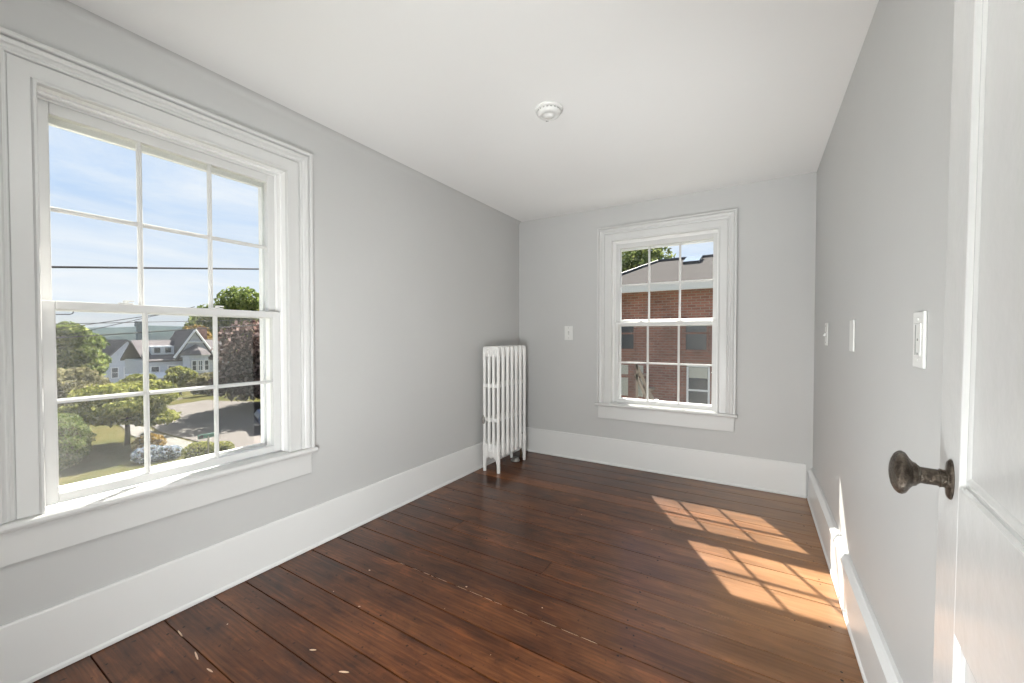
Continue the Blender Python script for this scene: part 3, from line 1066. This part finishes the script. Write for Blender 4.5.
def tree(label, base, crown, spread, count, size, mat, seed, trunk_r=.2, group=None, name='tree', cat='tree', nb=9, branches=4, low=0.0):
    """base (x,y,z); crown = (centre height, half height); spread = radius"""
    root = tag(empty(name, base), label, cat, group)
    rg = random.Random(seed)
    ch, hh = crown
    blobs = [(0, 0, ch, spread * .62, spread * .62, hh * .8)]
    for k in range(nb):
        a_ = k / nb * 2 * math.pi + rg.uniform(-.3, .3)
        q = rg.uniform(.45, .72)
        zz = ch + rg.uniform(-.62 + low, .68) * hh
        sc = rg.uniform(.30, .50)
        lim = math.sqrt(max(.12, 1 - ((zz - ch) / hh) ** 2))
        blobs.append((math.cos(a_) * spread * q * lim, math.sin(a_) * spread * q * lim, zz, spread * sc, spread * sc, hh * sc * .8))
    leaves('foliage', blobs, count, size, mat, root, seed)
    b_ = bmesh.new()
    tube(b_, [(0, 0, -.1), (.03, .02, ch * .3), (-.04, .03, ch * .65), (0, 0, ch + hh * .3)], [trunk_r * 1.25, trunk_r, trunk_r * .8, trunk_r * .3], 9)
    for k in range(branches):
        a_ = k / branches * 6.28 + .5
        z0 = max(ch - hh * .75, ch * .35)
        tube(b_, [(0, 0, z0), (math.cos(a_) * spread * .25, math.sin(a_) * spread * .25, z0 + hh * .35), (math.cos(a_) * spread * .55, math.sin(a_) * spread * .55, z0 + hh * .8)], [trunk_r * .6, trunk_r * .4, trunk_r * .12], 6)
    build('trunk', b_, M['bark'], root, smooth=True)
    return root


def bush(label, base, blobs, count, size, mat, seed, cat='bush', name='bush', group=None):
    root = tag(empty(name, base), label, cat, group)
    leaves('foliage', blobs, count, size, mat, root, seed, shell=.85)
    b_ = bmesh.new()
    for b0 in blobs:
        tube(b_, [(b0[0], b0[1], -.05), (b0[0], b0[1], b0[2] * .6), (b0[0] + .1, b0[1], b0[2])], [.05, .04, .02], 6)
        bmesh.ops.create_icosphere(b_, subdivisions=2, radius=1.0, matrix=Matrix.Translation((b0[0], b0[1], b0[2])) @ Matrix.Diagonal((b0[3] * .8, b0[4] * .8, b0[5] * .8, 1)))
    build('stems', b_, M['bark'], root)
    return root


bush('rounded clipped green hedge bush at the lower left of the left window view', (-20.6, 3.35, GZ), [(0, 0, 1.0, 1.3, 1.15, 1.0), (.3, -1.2, .95, 1.2, 1.1, .95)], 22000, .045, M['leaf_hedge'], 11, 'hedge', 'hedge_bush')
bush('second rounded hedge bush, lighter, behind the front clipped bush', (-24.4, 2.6, GZ), [(0, 0, 1.0, 1.2, 1.1, 1.1)], 12000, .05, M['leaf_yellow'], 12, 'hedge', 'hedge_bush')
tree('spreading small tree with low yellow green crown on the lawn', (-22.6, 6.0, GZ), (1.70, .95), 2.25, 14000, .11, M['leaf_yellow'], 21, .09, nb=12, branches=6)
tree('dull olive tree behind the clipped hedge bushes', (-27.3, 4.9, GZ), (1.9, 1.35), 1.8, 10000, .12, M['leaf_dull'], 22, .12)
tree('large bright green tree filling the left of the left window view', (-34.0, 5.9, GZ), (3.5, 2.25), 2.7, 22000, .14, M['leaf_green'], 23, .3, nb=14)
tree('dark green tree with a pointed top behind the large bright tree', (-48.0, 8.4, GZ - .9), (4.6, 2.3), 2.3, 9000, .2, M['leaf_green'], 24, .3)
tree('small olive tree beside the gabled house', (-47.0, 13.2, GZ - .9), (1.3, 1.1), 1.5, 4000, .16, M['leaf_yellow'], 25, .15)
tree('round yellow green tree standing before the turret house', (-45.0, 15.6, GZ - .72), (1.5, 1.2), 1.3, 3500, .16, M['leaf_yellow'], 26, .15)
tree('tall copper leaved tree at the right of the left window view', (-27.0, 15.6, GZ), (3.35, 2.85), 4.5, 20000, .18, M['leaf_copper'], 27, .35, nb=26, low=-.35)
tree('golden orange tree above the turret house roof', (-74.0, 27.8, -6.4), (7.0, 3.0), 3.4, 6000, .3, M['leaf_orange'], 28, .3)
tree('tall blue green tree rising above the meeting rail of the left window', (-84.0, 37.8, -7.2), (10.5, 7.0), 8.0, 12000, .42, M['leaf_green'], 29, .35, nb=14)
tree('dark hedge tree by the far edge of the street', (-37.5, 14.9, GZ - .1), (.9, .9), 1.3, 4000, .12, M['leaf_dull'], 30, .1)
bush('low bush of pale blue flowers near the street corner', (-19.3, 5.75, GZ), [(0, 0, .22, .55, .5, .3), (.3, .5, .2, .4, .4, .26)], 1500, .05, M['leaf_blue'], 31, 'bush', 'flower_bush')
bush('small golden leaved bush beside the pale blue flowers', (-20.5, 6.1, GZ), [(0, 0, .35, .6, .5, .4)], 1300, .05, M['leaf_orange'], 32)
bush('low green bush at the foot of the street sign', (-18.0, 6.85, GZ), [(0, 0, .28, .5, .55, .32), (.3, .6, .25, .4, .4, .28)], 2000, .05, M['leaf_yellow'], 33)
for k, (x, y, s_, lb) in enumerate([(-100, 19.0, 1.1, 'distant green tree left of the gabled house'), (-100, 29.0, 1.0, 'distant green tree between the two pale houses'), (-104, 41.5, 1.2, 'distant green tree above the pale house roofs')]):
    tree(lb, (x, y, -8.2), (4.2 * s_, 2.7 * s_), 4.2, 3500, .36, M['leaf_green'], 40 + k, .3, group='distant trees behind the houses')

# hills on the horizon
bm = bmesh.new()
rg = np.random.default_rng(3)
N = 60
yy = np.linspace(-60, 420, N)
hh = 5.5 + 3.0 * np.sin(yy / 55.0) + 1.5 * np.sin(yy / 17.0) + rg.normal(size=N) * .35
prev = None
for y, h in zip(yy, hh):
    cur = [bm.verts.new((-330, y, -14)), bm.verts.new((-350, y, -14 + (h + 14) * .7)), bm.verts.new((-372, y, h)), bm.verts.new((-420, y, -14))]
    if prev:
        for k in range(3):
            bm.faces.new((prev[k], cur[k], cur[k + 1], prev[k + 1]))
    prev = cur
tag(build('hills', bm, M['hill'], smooth=True), 'low hazy wooded hills on the horizon', 'hills', None, 'structure')
tw = tag(empty('distant_tower', (-300, 86.0, -10.5)), 'small blue grey battlemented tower rising over the distant hills', 'tower')
bm = bmesh.new()
box(bm, -1.4, 1.4, -1.4, 1.4, 0, 18.5)
build('shaft', bm, M['tower'], tw)
bm = bmesh.new()
for k in range(4):
    box(bm, -1.7, 1.7, -1.8 + k * 1.0, -1.2 + k * 1.0, 18.6, 20.4)
box(bm, -1.8, 1.8, -1.9, 1.9, 17.5, 18.7)
build('battlements', bm, M['tower'], tw)


# ------------------------------------------------------------------ houses down the street
def win(parent, f, u, z, w, h, n):
    b_ = bmesh.new()
    t_ = .10
    box(b_, u - w / 2 - t_, u - w / 2, n, n + .08, z - t_, z + h + t_, f)
    box(b_, u + w / 2, u + w / 2 + t_, n, n + .08, z - t_, z + h + t_, f)
    box(b_, u - w / 2, u + w / 2, n, n + .08, z + h, z + h + t_, f)
    box(b_, u - w / 2, u + w / 2, n, n + .08, z - t_, z, f)
    box(b_, u - w / 2, u + w / 2, n, n + .06, z + h / 2 - .03, z + h / 2 + .03, f)
    o_ = build('window', b_, M['housetrim'], parent)
    b_ = bmesh.new()
    box(b_, u - w / 2, u + w / 2, n - .02, n + .02, z, z + h, f)
    build('pane', b_, M['houseglass'], o_)


def gable_roof(bm, x0, x1, y0, y1, ze, zr, ridge, ov=.35, t_=.18):
    """thick gable roof shell; ridge='x' or 'y'"""
    if ridge == 'y':
        xm = (x0 + x1) / 2
        sl = (zr - ze) / (xm - x0)
        pts = [(x0 - ov, ze - ov * sl), (xm, zr), (x1 + ov, ze - ov * sl), (x1 + ov, ze - ov * sl + t_), (xm, zr + t_), (x0 - ov, ze - ov * sl + t_)]
        prism(bm, pts, 1, y0 - ov, y1 + ov)
    else:
        ym = (y0 + y1) / 2
        sl = (zr - ze) / (ym - y0)
        pts = [(y0 - ov, ze - ov * sl), (ym, zr), (y1 + ov, ze - ov * sl), (y1 + ov, ze - ov * sl + t_), (ym, zr + t_), (y0 - ov, ze - ov * sl + t_)]
        prism(bm, pts, 0, x0 - ov, x1 + ov)


# house A: front gable facing us (+x), wing to its left
HA = tag(empty('gabled_house', (-75, 20.1, -6.3)), 'pale gabled house with grey roof seen left of centre through the left window', 'house')
bm = bmesh.new()
pts = [(-3.0, 0), (3.0, 0), (3.0, 3.4), (0, 6.9), (-3.0, 3.4)]
prism(bm, pts, 0, -9, 0)
box(bm, -12, -3, -9.5, -3.0, 0, 3.0)
box(bm, -9, -1.2, 3.0, 7.0, 0, 3.4)
build('wall', bm, M['clap'], HA)
bm = bmesh.new()
gable_roof(bm, -9, 0, -3.0, 3.0, 3.4, 6.9, 'x', .3)
gable_roof(bm, -12, -3, -9.5, -3.0, 3.0, 6.0, 'y', .3)
gable_roof(bm, -9, -1.2, 3.2, 7.0, 3.4, 6.4, 'y', .3)
build('roof', bm, M['shingle'], HA)
fA = lambda p: (p[1], p[0], p[2])
for u, z, w, h in ((-1.3, 1.9, .6, 1.3), (0, 1.9, .6, 1.3), (1.3, 1.9, .6, 1.3), (0, 4.2, .6, 1.2), (-.6, .1, .6, 1.0), (.9, .1, .6, 1.0)):
    win(HA, fA, u, z, w, h, .02)
for u, z in ((4.6, 1.2),):
    win(HA, lambda p: (p[1] - 1.2, p[0], p[2]), u, z, .8, 1.3, .02)

# house B: long roof with dormers and a turret with a steep gable
HB = tag(empty('turret_house', (-60, 19.2, -5.7)), 'pale house with round bay turret and steep front gable seen through the left window', 'house')
bm = bmesh.new()
box(bm, -8, -1.0, -1.2, 7.5, 0, 4.1)
prism(bm, [(1.8, 4.6), (5.2, 4.6), (3.5, 7.4)], 0, -6, -.6)
build('wall', bm, M['clap'], HB)
bm = bmesh.new()
gable_roof(bm, -8, -1.0, -1.2, 7.5, 4.1, 6.3, 'y', .35)
gable_roof(bm, -6, -.6, 1.7, 5.3, 4.5, 7.6, 'x', .3)
build('roof', bm, M['shingle'], HB)
bm = bmesh.new()
lathe(bm, [(1.35, 0), (1.35, 2.0), (1.50, 2.05), (1.50, 2.25), (1.35, 2.35), (1.35, 4.35), (1.55, 4.4), (1.55, 4.6)], (-.3, 3.4, 0), (0, 0, 1), 8)
build('turret', bm, M['clap'], HB)
bm = bmesh.new()
lathe(bm, [(1.7, 4.6), (1.2, 5.2), (.1, 5.9)], (-.3, 3.4, 0), (0, 0, 1), 8)
build('turret_roof', bm, M['shingle'], HB)
bm = bmesh.new()
lathe(bm, [(1.6, 1.95), (1.45, 2.35)], (-.3, 3.4, 0), (0, 0, 1), 8)
build('turret_skirt', bm, M['shingle'], HB)
bm = bmesh.new()
for s in (-1, 1):
    tube(bm, [(-.25, 3.4 + s * 2.2, 4.3), (-.25, 3.4, 7.75)], .13, 6)
tube(bm, [(-.25, 2.5, 6.2), (-.25, 4.3, 6.2)], .10, 6)
build('gable_trim', bm, M['housetrim'], HB)
for u in (2.75, 3.4, 4.05):
    for z in (.7, 2.75):
        win(HB, lambda p: (p[1] + 1.0, p[0], p[2]), u, z, .38, 1.15, -.0)
for u, z in ((-.4, 2.1), (1.2, 2.1), (-.4, .4), (1.2, .4)):
    win(HB, lambda p: (p[1] - 1.0, p[0], p[2]), u, z, .7, 1.2, .02)
dm = bmesh.new()
box(dm, -4.2, -1.7, -.5, 1.7, 4.4, 5.75)
dmo = build('dormer', dm, M['clap'], HB)
for u in (.05, 1.1):
    b_ = bmesh.new()
    box(b_, -1.72, -1.66, u - .28, u + .28, 4.95, 5.55)
    build('dormer_window', b_, M['houseglass'], dmo)
bm = bmesh.new()
box(bm, -5.5, -4.7, 5.6, 6.4, 5.5, 8.2)
build('chimney', bm, M['brick'], HB)
bm = bmesh.new()
box(bm, -1.0, 1.4, -3.0, 1.6, 0.1, .35)
for y in (-2.9, -1.4, .1, 1.5):
    box(bm, 1.2, 1.35, y - .07, y + .07, .35, 2.1)
prism(bm, [(-1.0, 2.5), (1.6, 2.1), (1.6, 2.2), (-1.0, 2.65)], 1, -3.1, 1.7)
build('porch', bm, M['housetrim'], HB)

# ------------------------------------------------------------------ brick building beyond the far window
BB = tag(empty('brick_building', (0, 12.0, GZ)), 'red brick building with hipped slate roof beyond the far window', 'building')
zb = 2.55 - GZ
bm = bmesh.new()
box(bm, -4.25, 9.0, 0, 9.0, 0, zb)
build('brick_wall', bm, M['brick'], BB)
bm = bmesh.new()
rz = 4.15 - GZ
A = [(-4.65, -.4, zb + .06), (9.4, -.4, zb + .06), (9.4, 9.4, zb + .06), (-4.65, 9.4, zb + .06)]
Rg = [(-3.35, 4.6, rz), (7.5, 4.6, rz)]
va = [bm.verts.new(p) for p in A]
vr = [bm.verts.new(p) for p in Rg]
for q in ((va[0], va[1], vr[1], vr[0]), (va[2], va[3], vr[0], vr[1]), (va[3], va[0], vr[0]), (va[1], va[2], vr[1]), (va[3], va[2], va[1], va[0])):
    bm.faces.new(q)
build('slate_roof', bm, M['slate'], BB)
bm = bmesh.new()
tube(bm, [(-3.35, 4.6, rz + .02), (7.5, 4.6, rz + .02)], .07, 6)
tube(bm, [(-3.35, 4.6, rz + .02), (-4.65, -.4, zb + .08)], .06, 6)
build('ridge_cap', bm, M['wire'], BB)
bm = bmesh.new()
box(bm, -4.67, 9.42, -.48, -.38, zb - .10, zb + .10)
box(bm, -4.67, 9.42, -.38, -.002, zb - .05, zb - .01)
box(bm, -4.67, -4.60, -.38, 9.4, zb - .10, zb + .10)
build('gutter', bm, M['gutter'], BB)
fB2 = lambda p: (p[0], -p[1], p[2] - GZ)


def bwin(u, z0, z1, w, blind):
    b_ = bmesh.new()
    box(b_, u - w / 2, u + w / 2, .0, .05, z0 - .09, z0, fB2)
    box(b_, u - w / 2, u - w / 2 + .05, .0, .03, z0, z1, fB2)
    box(b_, u + w / 2 - .05, u + w / 2, .0, .03, z0, z1, fB2)
    box(b_, u - w / 2, u + w / 2, .0, .03, z1 - .05, z1, fB2)
    box(b_, u - w / 2 + .05, u + w / 2 - .05, .0, .025, (z0 + z1) / 2 - .025, (z0 + z1) / 2 + .025, fB2)
    fo = build('window', b_, M['housetrim'] if blind else M['brick'], BB)
    b_ = bmesh.new()
    box(b_, u - w / 2 + .05, u + w / 2 - .05, .0, .015, z0, z1 - .05, fB2)
    build('pane', b_, M['houseglass'], fo)
    if blind:
        b_ = bmesh.new()
        box(b_, u - w / 2 + .06, u + w / 2 - .06, .016, .020, z1 - .35, z1 - .06, fB2)
        build('blind', b_, M['blind'], fo)
        b_ = bmesh.new()
        box(b_, u - w / 2 + .06, u + w / 2 - .06, .016, .020, z0 + .18, z0 + .32, fB2)
        build('blind', b_, M['blind'], fo)


bwin(-1.42, .84, 1.75, .62, False)
bwin(-1.36, -.95, .42, .58, True)
bwin(-3.35, .84, 1.75, .60, False)
bwin(1.2, .84, 1.75, .62, False)
bwin(1.2, -.95, .42, .62, False)
for u in (-3.36, -2.92):
    b_ = bmesh.new()
    box(b_, u - .10, u + .10, .0, .02, -.55, -.02, fB2)
    box(b_, u - .10, u + .10, .0, .02, .08, .36, fB2)
    build('narrow_light', b_, M['blind'], BB)
bm = bmesh.new()
for (ux, uz) in ((-1.35, 3.25),):
    pass
sk = lambda y: zb + .06 + (rz - zb - .06) * ((y + .4) / 5.0)
for a_, b_x in ((-2.25, -1.72),):
    yA, yB = 3.2, 4.2
    vs = [bm.verts.new(p) for p in ((a_, yA, sk(yA) + .10), (b_x, yA, sk(yA) + .10), (b_x, yB, sk(yB) + .14), (a_, yB, sk(yB) + .14))]
    bm.faces.new(vs)
    vb = [bm.verts.new((v.co.x, v.co.y, v.co.z - .16)) for v in vs]
    for k in range(4):
        bm.faces.new((vs[k], vs[(k + 1) % 4], vb[(k + 1) % 4], vb[k]))
bm.faces.ensure_lookup_table()
so = build('skylight', bm, [M['wire'], M['skyl']], BB)
mx_ = max(so.data.polygons, key=lambda p: p.normal.z)
mx_.material_index = 1
# outside stair with timber hand rails against the brick
ST = tag(empty('timber_staircase', (-2.7, 11.5, GZ)), 'weathered timber outside staircase slanting down the brick wall', 'staircase')
def rail(z0, z1, x0, x1, y):
    b_ = bmesh.new()
    prism(b_, [(x0, z0), (x0 + .09, z0), (x1 + .09, z1), (x1, z1)], 1, y, y + .05)
    return b_
build('handrail', rail(.45 - GZ, GZ * 0, -.25, 1.55, -.05), M['woodrail'], ST)
build('handrail', rail(.15 - GZ, GZ * 0, -.25, 1.40, -.05), M['woodrail'], ST)
bm = bmesh.new()
for k in range(10):
    t_ = k / 9
    x = -.2 + 1.6 * t_
    z = (.15 - GZ) * (1 - t_)
    box(bm, x, x + .26, 0.0, .42, max(.02, z - .05), max(.06, z))
    if k % 3 == 0:
        box(bm, x, x + .06, -.05, .0, 0.0, z + .35)
build('steps', bm, M['woodrail'], ST)
bush('green ivy bush at the foot of the brick wall', (.2, 11.3, GZ), [(0, 0, 1.3, .8, .5, 1.5), (1.2, 0, 1.2, .9, .5, 1.3)], 5000, .07, M['leaf_hedge'], 51, 'bush', 'ivy_bush')
tree('leafy tree rising behind the left end of the slate roof', (-7.6, 25.6, GZ), (7.1, 4.9), 3.7, 12000, .16, M['leaf_hedge'], 52, .25, nb=14)
tree('small tree top showing above the slate roof ridge', (-6.5, 34.5, GZ), (7.6, 4.0), 2.0, 5000, .15, M['leaf_green'], 53, .2)


# ------------------------------------------------------------------ wires, sign, car
def wire(label, pts, r, group=None, far=1.0):
    b_ = bmesh.new()
    p0, p1 = [Vector((p[0] * far, p[1] * far, 1.2 + (p[2] - 1.2) * far)) for p in (pts[0], pts[-1])]
    d = p1 - p0
    a0, a1 = p0 - d * 1.6, p1 + d * 1.6
    n_ = 40
    P_ = []
    for k in range(n_ + 1):
        t_ = k / n_
        p = a0.lerp(a1, t_)
        P_.append(p)
    tube(b_, P_, r, 5)
    return tag(build('power_line', b_, M['wire']), label, 'cable', group)


wire('thick black cable crossing the sky in the upper half of the left window', [(-15, 2.616, 2.926), (-15, 7.5, 3.574)], .028)
wire('dark cable crossing the treetops just above the gabled house', [(-15, 2.675, 1.165), (-15, 5.616, 1.437)], .016)
gw = 'thin wires under the meeting rail of the left window'
wire('steepest thin wire slanting up just under the meeting rail', [(-15, 3.206, 1.503), (-15, 4.307, 1.757)], .011, gw, 1.15)
wire('lower thin slanting wire, parallel to the steepest one', [(-15, 3.486, 1.43), (-15, 4.306, 1.70)], .012, gw, 1.3)
wire('thin nearly level wire crossing the slanting pair', [(-15, 3.3, 1.55), (-15, 5.2, 1.66)], .013, gw, 1.45)

SG = tag(empty('street_sign', (-17.0, 6.72, GZ)), 'small green street name sign on a short post beside the street', 'sign')
bm = bmesh.new()
tube(bm, [(0, 0, -.1), (0, 0, 1.0)], .025, 8)
build('post', bm, M['metal'], SG)
bm = bmesh.new()
box(bm, -.015, .015, -.32, .24, .93, 1.08)
build('sign_panel', bm, M['sign'], SG, bevel=.005)
bm = bmesh.new()
box(bm, .0155, .018, -.30, -.16, .945, 1.065)
build('dark_emblem', bm, M['wire'], SG)

CR = tag(empty('parked_car', (-20.3, 12.4, GZ + .03)), 'dark blue car parked on the street at the right edge of the left window', 'car')
CR.rotation_euler = (0, 0, R(70))
bm = bmesh.new()
body = [(-2.15, .35), (-2.2, .62), (-2.05, .86), (-1.45, .94), (-.95, 1.36), (.55, 1.40), (1.15, 1.0), (2.0, .88), (2.2, .68), (2.2, .35)]
rings = []
for y, sx in ((-.86, .97), (-.80, 1.0), (0, 1.0), (.80, 1.0), (.86, .97)):
    rings.append([(x * sx, y * (0.86 if z > 1.1 else 1), z) for x, z in body])
loft(bm, rings)
build('body', bm, M['carpaint'], CR, bevel=.04)
bm = bmesh.new()
for s in (-1, 1):
    vs = [bm.verts.new((x, s * y, z)) for x, y, z in ((-1.30, .865, .97), (1.0, .865, 1.0), (.50, .76, 1.33), (-.90, .76, 1.30))]
    bm.faces.new(vs)
build('side_windows', bm, M['houseglass'], CR)
for x in (-1.35, 1.35):
    for s in (-1, 1):
        bm = bmesh.new()
        lathe(bm, [(.05, -.1), (.31, -.1), (.33, -.06), (.33, .06), (.31, .1), (.05, .1)], (x, s * .80, .33), (0, 1, 0), 20)
        build('wheel', bm, M['tyre'], CR)
